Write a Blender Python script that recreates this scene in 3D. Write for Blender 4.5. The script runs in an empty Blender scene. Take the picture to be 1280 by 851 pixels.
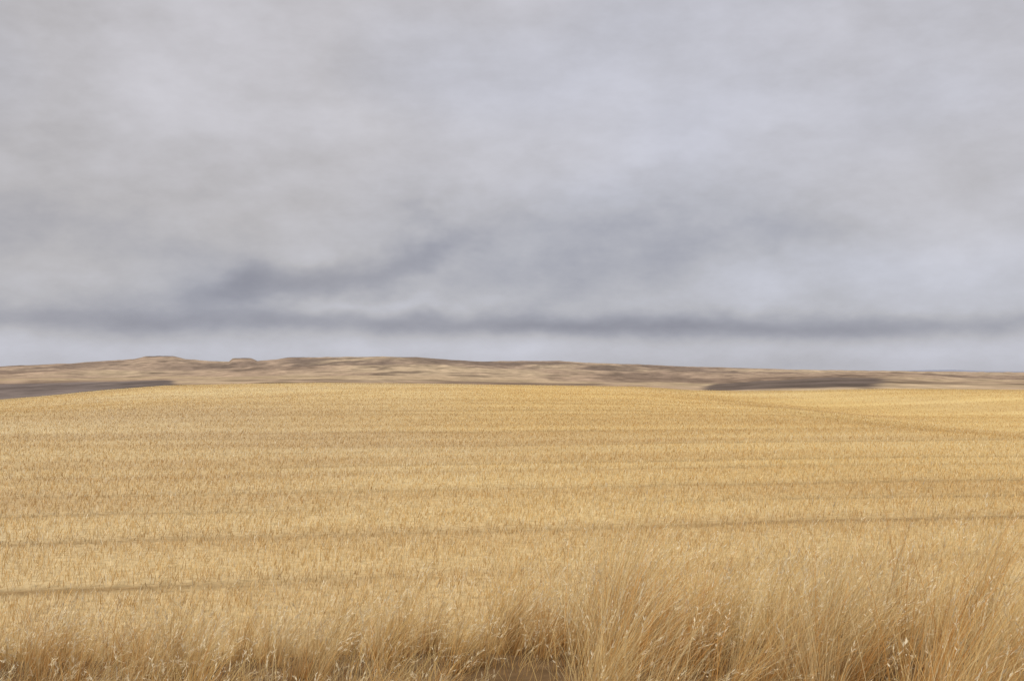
import bpy, math
import numpy as np
rng=np.random.default_rng(7)
S=bpy.context.scene
CAM=3.2; F=1351.0; HY=465.0
def sstep(a,b,x):
    t=np.clip((x-a)/(b-a),0,1); return t*t*(3-2*t)
# ---------- value noise
_T=np.random.default_rng(3).random((256,256))
def vn(x,y):
    xi=np.floor(x).astype(int); yi=np.floor(y).astype(int)
    fx=x-xi; fy=y-yi; fx=fx*fx*(3-2*fx); fy=fy*fy*(3-2*fy)
    g=lambda a,b:_T[a%256,b%256]
    return (g(xi,yi)*(1-fx)*(1-fy)+g(xi+1,yi)*fx*(1-fy)+g(xi,yi+1)*(1-fx)*fy+g(xi+1,yi+1)*fx*fy)-.5
def fbm(x,y,o=4):
    s=0;a=1
    for i in range(o):
        s=s+a*vn(x+17.3*i,y+5.1*i); x=x*2.03;y=y*2.03;a*=.5
    return s
def prof(pts):
    px=[p[0] for p in pts]; v=[(HY-p[1])/F for p in pts]
    return lambda q:np.interp(q,px,v)
crest=prof([(-300,500),(0,496),(60,492),(130,486),(205,481),(300,479),(400,478),(520,479),(640,481),(800,483),(860,487),(920,488),(1000,487),(1110,484.5),(1280,485),(1600,486)])
pm=prof([(-300,478),(0,475),(120,474),(220,471),(400,471),(640,476),(800,479),(880,480),(960,476),(1040,472),(1110,472),(1180,476),(1600,478)])
ph=prof([(-300,468),(0,466),(200,463),(400,459),(520,457),(700,463),(900,468),(1100,468),(1280,471),(1600,472)])
pt=prof([(-300,459),(0,458.5),(90,455),(120,453),(168,450),(182,446.5),(215,446),(232,449.5),(262,452),(286,453),(291,448.5),(314,448.5),(322,452),(345,450),(360,447.5),(400,447.5),(480,446),(520,447),(560,450),(600,452),(660,451),(700,451.5),(730,454),(760,455),(800,456),(860,458.5),(900,459.5),(960,461.5),(1050,463),(1150,464.5),(1280,465.5),(1600,467)])
pf=prof([(-300,464),(900,466),(1100,464.5),(1160,462.6),(1190,462.4),(1230,464),(1280,464.3),(1600,464)])
RR=[260,330,480,750,1250,1800,2500,6000,14000]
def pxof(x,y):
    az=np.arctan2(x,y); az=np.clip(az,-.72,.72)
    return 640+F*np.tan(az)
def height(x,y):
    r=np.hypot(x,y)+1e-6; q=pxof(x,y)
    q2=q+14*fbm(x/90+3,y/90,2)*sstep(300,600,r)*0.6
    ver=1.03+0.10*np.tanh(x/3)+.05*vn(x*.8,y*.8)
    z=ver*(1-sstep(8.0,12.5,y+0.3*vn(x*.3,y*0)))
    z=z+.06*fbm(x/6,y/6,3)*sstep(9,16,r)+0.6*fbm(x/60,y/60,2)*sstep(20,60,r)*(1-sstep(170,235,r))
    z=z-1.7*sstep(23,48,x+8*vn(y/40,x*0))*(1-sstep(60,115,x))*sstep(20,40,y)*(1-sstep(150,230,r))
    vc=crest(q)
    zc=CAM+vc*260
    z=z+zc*sstep(60,260,r)
    vs=[vc,vc-.006,(vc*.35+pm(q2)*.65)-.002,pm(q2),ph(q2),pt(q),pt(q)-.007,pf(q),pf(q)-.001]
    lr=np.log(r); v=vs[0]*np.ones_like(r)
    for i in range(len(RR)-1):
        a,b=math.log(RR[i]),math.log(RR[i+1])
        t=np.clip((lr-a)/(b-a),0,1)
        if i not in (1,2): t=t*t*(3-2*t)
        v=np.where(lr>a,vs[i]*(1-t)+vs[i+1]*t,v)
    zf=CAM+v*r
    amp=np.clip((r-330)/900,0,1)
    zf=zf+amp*(7.5*fbm(x/150,y/150,4))*(1-.8*sstep(1450,1750,r))+1.3*amp*fbm(x/18,y/18,2)
    return np.where(r>260,zf,z)
def srgb(r,g,b,k=1.0):
    c=np.array([r,g,b])/255.; return np.where(c<.04045,c/12.92,((c+.055)/1.055)**2.4)*k
# ---------- node helper
class NB:
    def __init__(s,nt): s.nt=nt
    def n(s,t,**k):
        n=s.nt.nodes.new(t)
        for a,b in k.items(): setattr(n,a,b)
        return n
    def put(s,sock,v):
        if isinstance(v,bpy.types.NodeSocket): s.nt.links.new(v,sock)
        else: sock.default_value=v
    def m(s,op,a,b=0.0,c=None):
        n=s.n('ShaderNodeMath',operation=op); s.put(n.inputs[0],a); s.put(n.inputs[1],b)
        if c is not None: s.put(n.inputs[2],c)
        return n.outputs[0]
    def xyz(s,x,y,z):
        n=s.n('ShaderNodeCombineXYZ'); s.put(n.inputs[0],x);s.put(n.inputs[1],y);s.put(n.inputs[2],z); return n.outputs[0]
    def noise(s,v,scale,det=4,rough=.5,dist=0):
        n=s.n('ShaderNodeTexNoise'); s.put(n.inputs['Vector'],v); n.inputs['Scale'].default_value=scale
        n.inputs['Detail'].default_value=det; n.inputs['Roughness'].default_value=rough; n.inputs['Distortion'].default_value=dist
        return n.outputs['Fac']
    def rng(s,v,a,b,c,d,smooth=False):
        n=s.n('ShaderNodeMapRange',interpolation_type='SMOOTHSTEP' if smooth else 'LINEAR')
        for i,k in enumerate((v,a,b,c,d)): s.put(n.inputs[i],k)
        return n.outputs[0]
    def mix(s,f,a,b,mode='MIX'):
        n=s.n('ShaderNodeMix',data_type='RGBA',blend_type=mode,clamp_factor=True)
        s.put(n.inputs[0],f); s.put(n.inputs[6],a if isinstance(a,bpy.types.NodeSocket) else (*a,1)); s.put(n.inputs[7],b if isinstance(b,bpy.types.NodeSocket) else (*b,1))
        return n.outputs[2]
    def scale(s,col,f):
        n=s.n('ShaderNodeVectorMath',operation='SCALE'); s.put(n.inputs[0],col); s.put(n.inputs['Scale'],f); return n.outputs[0]
# rows : coordinate w across the swaths
lines=[16.8,21.7,26.2,30.2,36.3,39.7,46.8,50.2,57,61.5,69,74,84,90,104,114,131,145,165,188,215]
lstr=[1.0,.9,.6,.5,.3,.5,.22,.5,.25,.45,.22,.45,.3,.45,.28,.4,.3,.35,.35,.35,.3]
def wcoord(x,y): return (y-0.19*x)+.8*fbm(x/28,y/28,2)+.12*fbm(x/3,y/3,2)
def line_mask(x,y):
    w=wcoord(x,y); m=np.zeros_like(w)
    for k,(l,s_) in enumerate(zip(lines,lstr)):
        wd=.16+.006*l
        s2=s_*np.clip(.8+1.7*vn(x/(5+l*.2)+k*7,x*0+k),.12,1.15)
        m=np.maximum(m,s2*np.exp(-((w-l)/wd)**2))
    return np.clip(m,0,1)
def swath(x,y):
    w=wcoord(x,y); return vn(w*.42,x/50)+.6*vn(w*.11+9,x/90)+.35*vn(w*1.3,x/18)
def tone(x,y):
    t=.8*swath(x,y)+.6*fbm(x/14,y/14,3)
    f=sstep(-.6,.6,t)[...,None]
    c=np.array([.87,.825,.79])*(1-f)+np.array([1.03,1.04,1.04])*f
    p=(sstep(4,-14,x)*.38+.25*sstep(0,.6,fbm(x/30+8,y/40,3)))[...,None]   # left side paled to paint in window haze; weathered straw in random patches
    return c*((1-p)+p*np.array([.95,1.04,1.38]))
def mesh_obj(name,V,Fc,col=None,nv=4,smooth=False):
    me=bpy.data.meshes.new(name)
    me.vertices.add(len(V)); me.vertices.foreach_set('co',V.astype(np.float32).ravel())
    nf=len(Fc); me.loops.add(nf*nv); me.loops.foreach_set('vertex_index',Fc.astype(np.int32).ravel())
    me.polygons.add(nf); me.polygons.foreach_set('loop_start',np.arange(0,nf*nv,nv,dtype=np.int32))
    me.polygons.foreach_set('use_smooth',np.full(nf,smooth))
    me.update(calc_edges=True)
    if col is not None:
        a=me.color_attributes.new('Col','FLOAT_COLOR','POINT')
        c=np.ones((len(V),4),np.float32); c[:,:3]=col; a.data.foreach_set('color',c.ravel())
    o=bpy.data.objects.new(name,me); S.collection.objects.link(o); return o
# ---------- terrain
rr=np.concatenate([[0.0],np.geomspace(1.5,14000,300)])
rr=np.unique(np.concatenate([rr,np.linspace(230,350,40),np.linspace(1500,2000,60),np.linspace(400,1500,130),np.linspace(10,60,170),np.linspace(60,230,90)]))
az=np.concatenate([np.linspace(-180,-34,70,endpoint=False),np.linspace(-34,34,760,endpoint=False),np.linspace(34,180,70,endpoint=False)])
az=np.radians(az)
A,R=np.meshgrid(az,rr); X=R*np.sin(A); Y=R*np.cos(A); Z=height(X,Y)
nr,na=X.shape
V=np.stack([X,Y,Z],-1).reshape(-1,3)
i,j=np.meshgrid(np.arange(nr-1),np.arange(na),indexing='ij'); j2=(j+1)%na
Fc=np.stack([i*na+j,i*na+j2,(i+1)*na+j2,(i+1)*na+j],-1).reshape(-1,4)[:, ::-1]
Q=pxof(X,Y)
def L(a,b,m): return a*(1-m[...,None])+b*m[...,None]
soil=np.array([.17,.105,.05]); floor=np.array([.60,.435,.20]); farst=np.array([.70,.51,.215])
C=np.ones(X.shape+(3,))*floor
C=L(C,farst,sstep(40,160,R))
C=L(C,farst*.8,sstep(215,250,R))
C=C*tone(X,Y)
C=L(C,np.array([.29,.185,.08]),line_mask(X,Y)*(R<235)*sstep(10,14,Y)*(.92-.4*sstep(60,200,R)))
C=L(C,soil,1-sstep(8.5,11.5,Y))
hill=np.array([.385,.275,.18]); hill2=np.array([.235,.165,.112]); hillp=np.array([.49,.37,.225])
nz=fbm(X/120,Y/260,5)
H=np.ones_like(C)*hill
H=L(H,hill2,np.clip(sstep(.0,.35,nz),0,1)); H=L(H,hillp,np.clip(sstep(.0,.45,-nz),0,1)*.8)
nz2=fbm(X/35+40,Y/60,4); H=L(H,hill2*.68,sstep(.05,.45,nz2)*.8)
nz3=fbm(X/12+40,Y/30,3); H=H*(1+.4*nz3)[...,None]
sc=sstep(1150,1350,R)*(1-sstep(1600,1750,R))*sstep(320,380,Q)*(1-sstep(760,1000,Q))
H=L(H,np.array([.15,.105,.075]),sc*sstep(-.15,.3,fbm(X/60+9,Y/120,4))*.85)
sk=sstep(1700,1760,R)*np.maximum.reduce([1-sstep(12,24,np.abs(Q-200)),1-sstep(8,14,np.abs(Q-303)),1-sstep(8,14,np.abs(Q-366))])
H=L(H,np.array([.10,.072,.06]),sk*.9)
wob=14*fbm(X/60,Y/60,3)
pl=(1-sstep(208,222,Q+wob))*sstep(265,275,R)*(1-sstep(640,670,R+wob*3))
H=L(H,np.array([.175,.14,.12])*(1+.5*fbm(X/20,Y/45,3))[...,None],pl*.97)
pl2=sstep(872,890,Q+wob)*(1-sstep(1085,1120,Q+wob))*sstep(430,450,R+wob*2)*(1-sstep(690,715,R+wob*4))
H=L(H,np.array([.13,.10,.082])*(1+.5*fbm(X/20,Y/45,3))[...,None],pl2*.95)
ps=sstep(690,720,R+wob*3)*(1-sstep(860,900,R+wob*3)); H=L(H,np.array([.53,.40,.23]),ps*.5)
H=L(H,np.array([.36,.33,.31]),.12*sstep(300,1800,R))  # air haze tinted into the hill colour, growing with distance
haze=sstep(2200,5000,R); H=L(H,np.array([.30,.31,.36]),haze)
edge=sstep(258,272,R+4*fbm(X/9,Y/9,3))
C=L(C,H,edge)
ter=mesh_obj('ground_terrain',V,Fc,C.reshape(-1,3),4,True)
mt=bpy.data.materials.new('farmland'); mt.use_nodes=True; b=NB(mt.node_tree); bs=mt.node_tree.nodes['Principled BSDF']
colr=b.n('ShaderNodeVertexColor',layer_name='Col').outputs['Color']
P=b.n('ShaderNodeNewGeometry').outputs['Position']
ln=b.n('ShaderNodeVectorMath',operation='LENGTH'); b.put(ln.inputs[0],P); rad=ln.outputs['Value']
g1=b.rng(b.noise(P,5.0,3,.7),.3,.7,.72,1.22); g2=b.rng(b.noise(P,.09,4,.7),.3,.7,.70,1.27)
far=b.rng(rad,240.,300.,0.0,1.0)
fm=b.mix(far,b.xyz(g1,g1,g1),b.xyz(g2,g2,g2)); colr=b.mix(1.0,colr,fm,'MULTIPLY')
b.put(bs.inputs['Base Color'],colr); bs.inputs['Roughness'].default_value=1; bs.inputs['Specular IOR Level'].default_value=0.0
ter.data.materials.append(mt)
# ---------- plant material
def plant_mat(name,trans):
    m=bpy.data.materials.new(name); m.use_nodes=True; nt=m.node_tree; b=NB(nt); nt.nodes.remove(nt.nodes['Principled BSDF'])
    c=b.n('ShaderNodeVertexColor',layer_name='Col').outputs['Color']
    df=b.n('ShaderNodeBsdfDiffuse'); b.put(df.inputs[0],c); out=df.outputs[0]
    if trans:
        tr=b.n('ShaderNodeBsdfTranslucent'); mx=b.n('ShaderNodeMixShader'); mx.inputs[0].default_value=trans
        b.put(tr.inputs[0],c); b.put(mx.inputs[1],out); b.put(mx.inputs[2],tr.outputs[0]); out=mx.outputs[0]
    b.put(nt.nodes['Material Output'].inputs[0],out); return m
ms=plant_mat('dry_straw',0); mg=plant_mat('dry_grass',.18)
# ---------- stubble field
N=460000
def sample_r(n,a,bb,p):
    u=rng.random(n); k=2-p
    return (a**k+u*(bb**k-a**k))**(1/k)
r=sample_r(N,9.5,258,1.7); a=rng.uniform(-.66,.66,N)
x=r*np.sin(a); y=r*np.cos(a)
w=y-.19*x; sp=.24; ws_=np.round(w/sp)*sp+rng.normal(0,.05,N)
snap=(r<60)&(rng.random(N)<.6); y=np.where(snap,ws_+.19*x,y)
lm=line_mask(x,y)
keep=(y>9.6+.6*vn(x*.7,x*0))&(rng.random(N)>lm*.95)
x,y,lm=x[keep],y[keep],lm[keep]; n=len(x); r=np.hypot(x,y)
z=height(x,y)
clump=fbm(x*1.6,y*1.6,3)
h=(.095+.05*clump+.025*rng.standard_normal(n))*(1-.6*lm); h=np.clip(h,.025,.22)
tall=rng.random(n)<.03; h=np.where(tall,h*1.5,h)
wd=(.0038+.0022*rng.random(n))*np.clip((r/14)**.75,1,9)
th=rng.uniform(0,math.pi,n); dx,dy=np.cos(th)*wd,np.sin(th)*wd
lx,ly=rng.normal(0.1,.35,n)*h,rng.normal(0,.3,n)*h
b0=np.stack([x-dx,y-dy,z-.01],-1); b1=np.stack([x+dx,y+dy,z-.01],-1)
t1=np.stack([x+dx*.6+lx,y+dy*.6+ly,z+h],-1); t0=np.stack([x-dx*.6+lx,y-dy*.6+ly,z+h],-1)
V=np.stack([b0,b1,t1,t0],1).reshape(-1,3); Fc=np.arange(n*4).reshape(-1,4)
pal=np.array([[.80,.60,.285],[.76,.54,.235],[.84,.67,.375],[.71,.47,.19],[.56,.37,.16],[.86,.73,.46]])
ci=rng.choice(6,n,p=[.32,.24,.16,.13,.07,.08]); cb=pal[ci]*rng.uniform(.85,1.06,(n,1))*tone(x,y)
cb=np.clip(cb*1.03,0,.93)*(1-.42*lm[:,None])
fold_shade=sstep(24,28,x+8*vn(y/40,x*0))*(1-sstep(29,42,x))*sstep(40,55,y); cb=cb*(1-.10*fold_shade[:,None])  # shading of the fold's far slope painted into the stalk colour
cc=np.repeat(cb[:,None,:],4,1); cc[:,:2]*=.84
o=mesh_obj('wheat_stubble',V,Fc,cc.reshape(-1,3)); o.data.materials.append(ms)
# ---------- long verge grass
def blades(x,y,L_,w0,lean,ldir,colb,colt,seg=5,head=None):
    n=len(x); z=height(x,y)
    t=np.linspace(0,1,seg+1)[None,:]
    th=lean[:,None]*(0.35+1.0*t**1.5)
    ds=(L_/seg)[:,None]
    hx=np.concatenate([np.zeros((n,1)),np.cumsum(np.sin(th[:,1:])*ds,1)],1)
    hz=np.concatenate([np.zeros((n,1)),np.cumsum(np.cos(th[:,1:])*ds,1)],1)
    cx=x[:,None]+hx*np.cos(ldir)[:,None]; cy=y[:,None]+hx*np.sin(ldir)[:,None]; cz=z[:,None]+hz-.02
    f=rng.uniform(0,math.pi,n); wx=np.cos(f)[:,None]; wy=np.sin(f)[:,None]
    wt=w0[:,None]*(1-.75*t)
    a_=np.stack([cx-wx*wt,cy-wy*wt,cz],-1); b_=np.stack([cx+wx*wt,cy+wy*wt,cz],-1)
    V=np.stack([a_,b_],2).reshape(n,-1,3); m=2*(seg+1)
    fb=np.array([[2*k,2*k+1,2*k+3,2*k+2] for k in range(seg)])
    Fc=(fb[None]+np.arange(n)[:,None,None]*m).reshape(-1,4)
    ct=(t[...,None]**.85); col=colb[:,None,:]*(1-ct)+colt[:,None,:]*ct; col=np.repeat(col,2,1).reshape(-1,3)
    V=V.reshape(-1,3)
    if head is not None:
        hi=np.where(head)[0]; VV=[];FF=[];CC=[];off=0
        for rep in range(7):
            k=len(hi); fr=rng.uniform(-.1,1,k)
            p=np.stack([cx[hi,-2]+(cx[hi,-1]-cx[hi,-2])*fr,cy[hi,-2]+(cy[hi,-1]-cy[hi,-2])*fr,cz[hi,-2]+(cz[hi,-1]-cz[hi,-2])*fr],-1)
            ang=th[hi,-1]+rng.normal(.15,.35,k); dd=ldir[hi]+rng.normal(0,.6,k)
            dv=np.stack([np.sin(ang)*np.cos(dd),np.sin(ang)*np.sin(dd),np.cos(ang)],-1)
            hl=rng.uniform(.02,.045,k)[:,None]; hw=rng.uniform(.0020,.0042,k)[:,None]
            s=np.stack([np.cos(f[hi]),np.sin(f[hi]),np.zeros(k)],-1)
            VV.append(np.stack([p,p+dv*hl*.45+s*hw,p+dv*hl,p+dv*hl*.45-s*hw],1).reshape(-1,3)); FF.append(np.arange(k*4).reshape(-1,4)+off); off+=k*4
            CC.append(np.repeat((np.array([.92,.79,.53])*rng.uniform(.8,1.0,(k,1))),4,0))
        hv=np.concatenate(VV); hf=np.concatenate(FF)+len(V)
        V=np.concatenate([V,hv]); Fc=np.concatenate([Fc,hf]); col=np.concatenate([col]+CC)
    return V,Fc,col
parts=[]
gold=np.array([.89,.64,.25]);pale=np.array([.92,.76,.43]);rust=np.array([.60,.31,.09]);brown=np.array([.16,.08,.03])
nt_=760
tx=rng.uniform(-7.5,7.5,nt_); ty=rng.uniform(3.8,9.4,nt_)
def tallness(x,y):
    return sstep(-.9,1.2,x+1.2*vn(y*1.1,x*.6))*(.90+.5*vn(x*.8+5,y*.3))
T=tallness(tx,ty)
gap=fbm(tx*1.1+4,ty*1.1,3)
kp=(gap>-.2)|(ty>7.9)
tx,ty,T=tx[kp],ty[kp],T[kp]
nb=rng.integers(35,115,len(tx))
idx=np.repeat(np.arange(len(tx)),nb); n=len(idx)
rad_=np.abs(rng.normal(0,.05,n))+.006; an=rng.uniform(0,2*math.pi,n)
bx=tx[idx]+rad_*np.cos(an); by=ty[idx]+rad_*np.sin(an)
tuftL=(.52+.50*T)*rng.uniform(.72,1.28,len(tx))*(1+.4*fbm(tx*1.3,ty*1.3,2))
tuftL*=np.where(ty<5.6,.78,1)*np.where(ty>8.3,.9,1)
L_=tuftL[idx]*np.clip(rng.normal(.85,.25,n),.25,1.4)
wind=rng.normal(0.2,.17,len(tx)); windy=rng.normal(0,.1,len(tx))
ox=np.cos(an)*rad_*4.2+np.clip(wind[idx]+rng.normal(.14,.16,n),-.3,.9); oy=np.sin(an)*rad_*4.2+windy[idx]+rng.normal(0,.12,n)
lean=np.hypot(ox,oy); ld=np.arctan2(oy,ox); lean=np.clip(lean*1.3,.02,1.25)
tc=rng.random(len(tx)); mixr=np.clip(tc[idx]*1.2+rng.normal(0,.2,n),0,1)[:,None]
rusty=(rng.random(len(tx))<.25)[idx]
top=gold*(1-mixr)+pale*mixr; rs=(rng.random(n)<np.where(rusty,.6,.10))[:,None]; top=np.where(rs,rust*1.2,top)*rng.uniform(.82,1.04,(n,1))
bot=np.where(rng.random((n,1))<.5,rust,brown*1.2)*(1-.25*mixr)+gold*.25*mixr  # dead brown and rust bases, colour deepened for shadow low in the tufts
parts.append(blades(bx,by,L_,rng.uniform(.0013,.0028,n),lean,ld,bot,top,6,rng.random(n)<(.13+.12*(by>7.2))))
# shorter grass between and behind the tufts
n=30000
bx=rng.uniform(-8,8,n); by=rng.uniform(3.8,11.5,n); T=tallness(bx,by)
kp=(fbm(bx*1.1+4,by*1.1,3)>-.2)|(by>7.9)|(rng.random(n)<.35); bx,by,T=bx[kp],by[kp],T[kp]; n=len(bx)
L_=(.25+.24*T*(by>7))*np.clip(rng.normal(1,.35,n),.3,1.9)
ox=rng.normal(.25,.34,n);oy=rng.normal(0,.28,n)
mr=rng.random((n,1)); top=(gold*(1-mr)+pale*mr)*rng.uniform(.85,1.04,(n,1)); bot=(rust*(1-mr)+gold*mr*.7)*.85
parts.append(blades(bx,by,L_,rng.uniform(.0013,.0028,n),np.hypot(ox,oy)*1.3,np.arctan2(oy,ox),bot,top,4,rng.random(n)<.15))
V=[];Fs=[];Cs=[];off=0
for v,f,c in parts: V.append(v);Fs.append(f+off);Cs.append(c);off+=len(v)
o=mesh_obj('tall_dry_grass',np.concatenate(V),np.concatenate(Fs),np.clip(np.concatenate(Cs),0,.93)); o.data.materials.append(mg)
# ---------- sky
W=bpy.data.worlds.new("World"); S.world=W; W.use_nodes=True; nt=W.node_tree; b=NB(nt)
bg=nt.nodes['Background']; tcn=b.n('ShaderNodeTexCoord'); Dv=tcn.outputs['Generated']
sx=b.n('ShaderNodeSeparateXYZ'); b.put(sx.inputs[0],Dv); dx,dy,dz=sx.outputs
azn=b.m('ARCTAN2',dx,dy); el=b.m('ARCSINE',dz)
wp=b.n('ShaderNodeTexNoise'); b.put(wp.inputs['Vector'],b.xyz(dx,dy,b.m('MULTIPLY',dz,1.6))); wp.inputs['Scale'].default_value=7; wp.inputs['Detail'].default_value=4; wp.inputs['Roughness'].default_value=.6
wsn=b.n('ShaderNodeSeparateColor'); b.put(wsn.inputs[0],wp.outputs['Color'])
azw=b.m('ADD',azn,b.m('MULTIPLY',b.m('SUBTRACT',wsn.outputs[0],.5),.20))
elw=b.m('ADD',el,b.m('MULTIPLY',b.m('MULTIPLY',b.m('SUBTRACT',wsn.outputs[1],.5),.14),b.rng(el,.03,.16,.16,1.0)))
uv=b.xyz(azw,elw,0.0)
def blob(acc,px,py,sx_,sy_,tilt,amp):
    mp=b.n('ShaderNodeMapping',vector_type='TEXTURE'); b.put(mp.inputs['Vector'],uv)
    mp.inputs['Location'].default_value=(math.atan((px-640)/F),(HY-py)/F,0); mp.inputs['Rotation'].default_value=(0,0,tilt); mp.inputs['Scale'].default_value=(sx_/F,sy_/F,1)
    dt=b.n('ShaderNodeVectorMath',operation='DOT_PRODUCT'); b.put(dt.inputs[0],mp.outputs[0]); b.put(dt.inputs[1],mp.outputs[0])
    return b.m('MULTIPLY_ADD',b.m('POWER',.367879,dt.outputs['Value']),amp,acc)
blobs=[(440,336,200,28,.25,-.30),(310,362,160,16,.05,-.12),(575,290,130,32,.42,-.12),(140,403,420,17,0,-.26),(640,402,240,12,-.01,-.22),(860,408,240,13,-.01,-.25),(1190,413,260,14,0,-.26),
 (470,381,140,9,.03,.13),(640,437,1500,13,0,.10),(1100,350,300,32,.03,.12),(840,322,230,34,.12,-.16),(80,290,360,100,0,-.11),(130,55,190,50,.1,-.08),
 (80,140,150,45,0,.10),(560,90,440,130,0,.12),(1000,120,400,120,0,.10),(1260,20,120,40,0,-.08),(720,235,220,28,.35,.10)]
acc=.575
for q in blobs: acc=blob(acc,*q)
sv=b.xyz(dx,dy,b.m('MULTIPLY',dz,1.8))
n1=b.noise(sv,3.9,5,.56); n2=b.noise(b.xyz(dx,dy,b.m('MULTIPLY',dz,2.1)),12.,5,.62)
acc=b.m('MULTIPLY_ADD',b.m('SUBTRACT',n1,.5),.60,acc); acc=b.m('MULTIPLY_ADD',b.m('SUBTRACT',n2,.5),.44,acc)
cr=b.n('ShaderNodeValToRGB'); b.put(cr.inputs[0],acc); e=cr.color_ramp.elements
e[0].position=.05; e[0].color=(*srgb(140,140,151),1); e[1].position=1.0; e[1].color=(*srgb(217,218,229),1)
for p_,c_ in((.30,(161,161,170)),(.52,(184,183,188)),(.72,(199,199,207))):
    k=e.new(p_); k.color=(*srgb(*c_),1)
hue=b.rng(b.m('MULTIPLY_ADD',azn,-.14,b.noise(sv,2.0,2,.5)),.40,.62,0.,1.)
hue=b.m('MULTIPLY',hue,b.rng(el,.02,.09,.2,1.0))
colr=b.mix(1.0,cr.outputs[0],b.mix(hue,(.985,.995,1.025),(1.03,1.0,.96)),'MULTIPLY')
up=b.m('ADD',1.0,b.m('MULTIPLY',b.rng(el,.36,1.1,0.,1.,True),1.4))
colr=b.scale(colr,up)
sky=b.n('ShaderNodeTexSky',sky_type='NISHITA'); sky.sun_disc=False
SE,SR=math.radians(48),math.radians(215)
sky.sun_elevation=SE; sky.sun_rotation=SR
colr=b.mix(.06,colr,b.scale(sky.outputs[0],.10))
b.put(bg.inputs[0],colr); bg.inputs[1].default_value=1.0
# ---------- sun
sl=bpy.data.lights.new('sun','SUN'); sl.energy=1.5; sl.angle=math.radians(12); sl.color=(1,.96,.89)
so=bpy.data.objects.new('sun',sl); S.collection.objects.link(so)
from mathutils import Vector
dirv=Vector((math.sin(SR)*math.cos(SE),math.cos(SR)*math.cos(SE),math.sin(SE)))
so.rotation_euler=dirv.to_track_quat('Z','Y').to_euler(); so.location=(0,-10,30)
# ---------- camera
cd=bpy.data.cameras.new('camera'); cam=bpy.data.objects.new('camera',cd); S.collection.objects.link(cam)
cd.sensor_width=36; cd.lens=38; cd.clip_end=30000; cd.clip_start=.05
cam.location=(0,0,CAM); cam.rotation_euler=(math.radians(90)+math.atan(39.5/F),0,0)
S.camera=cam
S.view_settings.view_transform='Standard'; S.view_settings.look='None'; S.view_settings.exposure=0
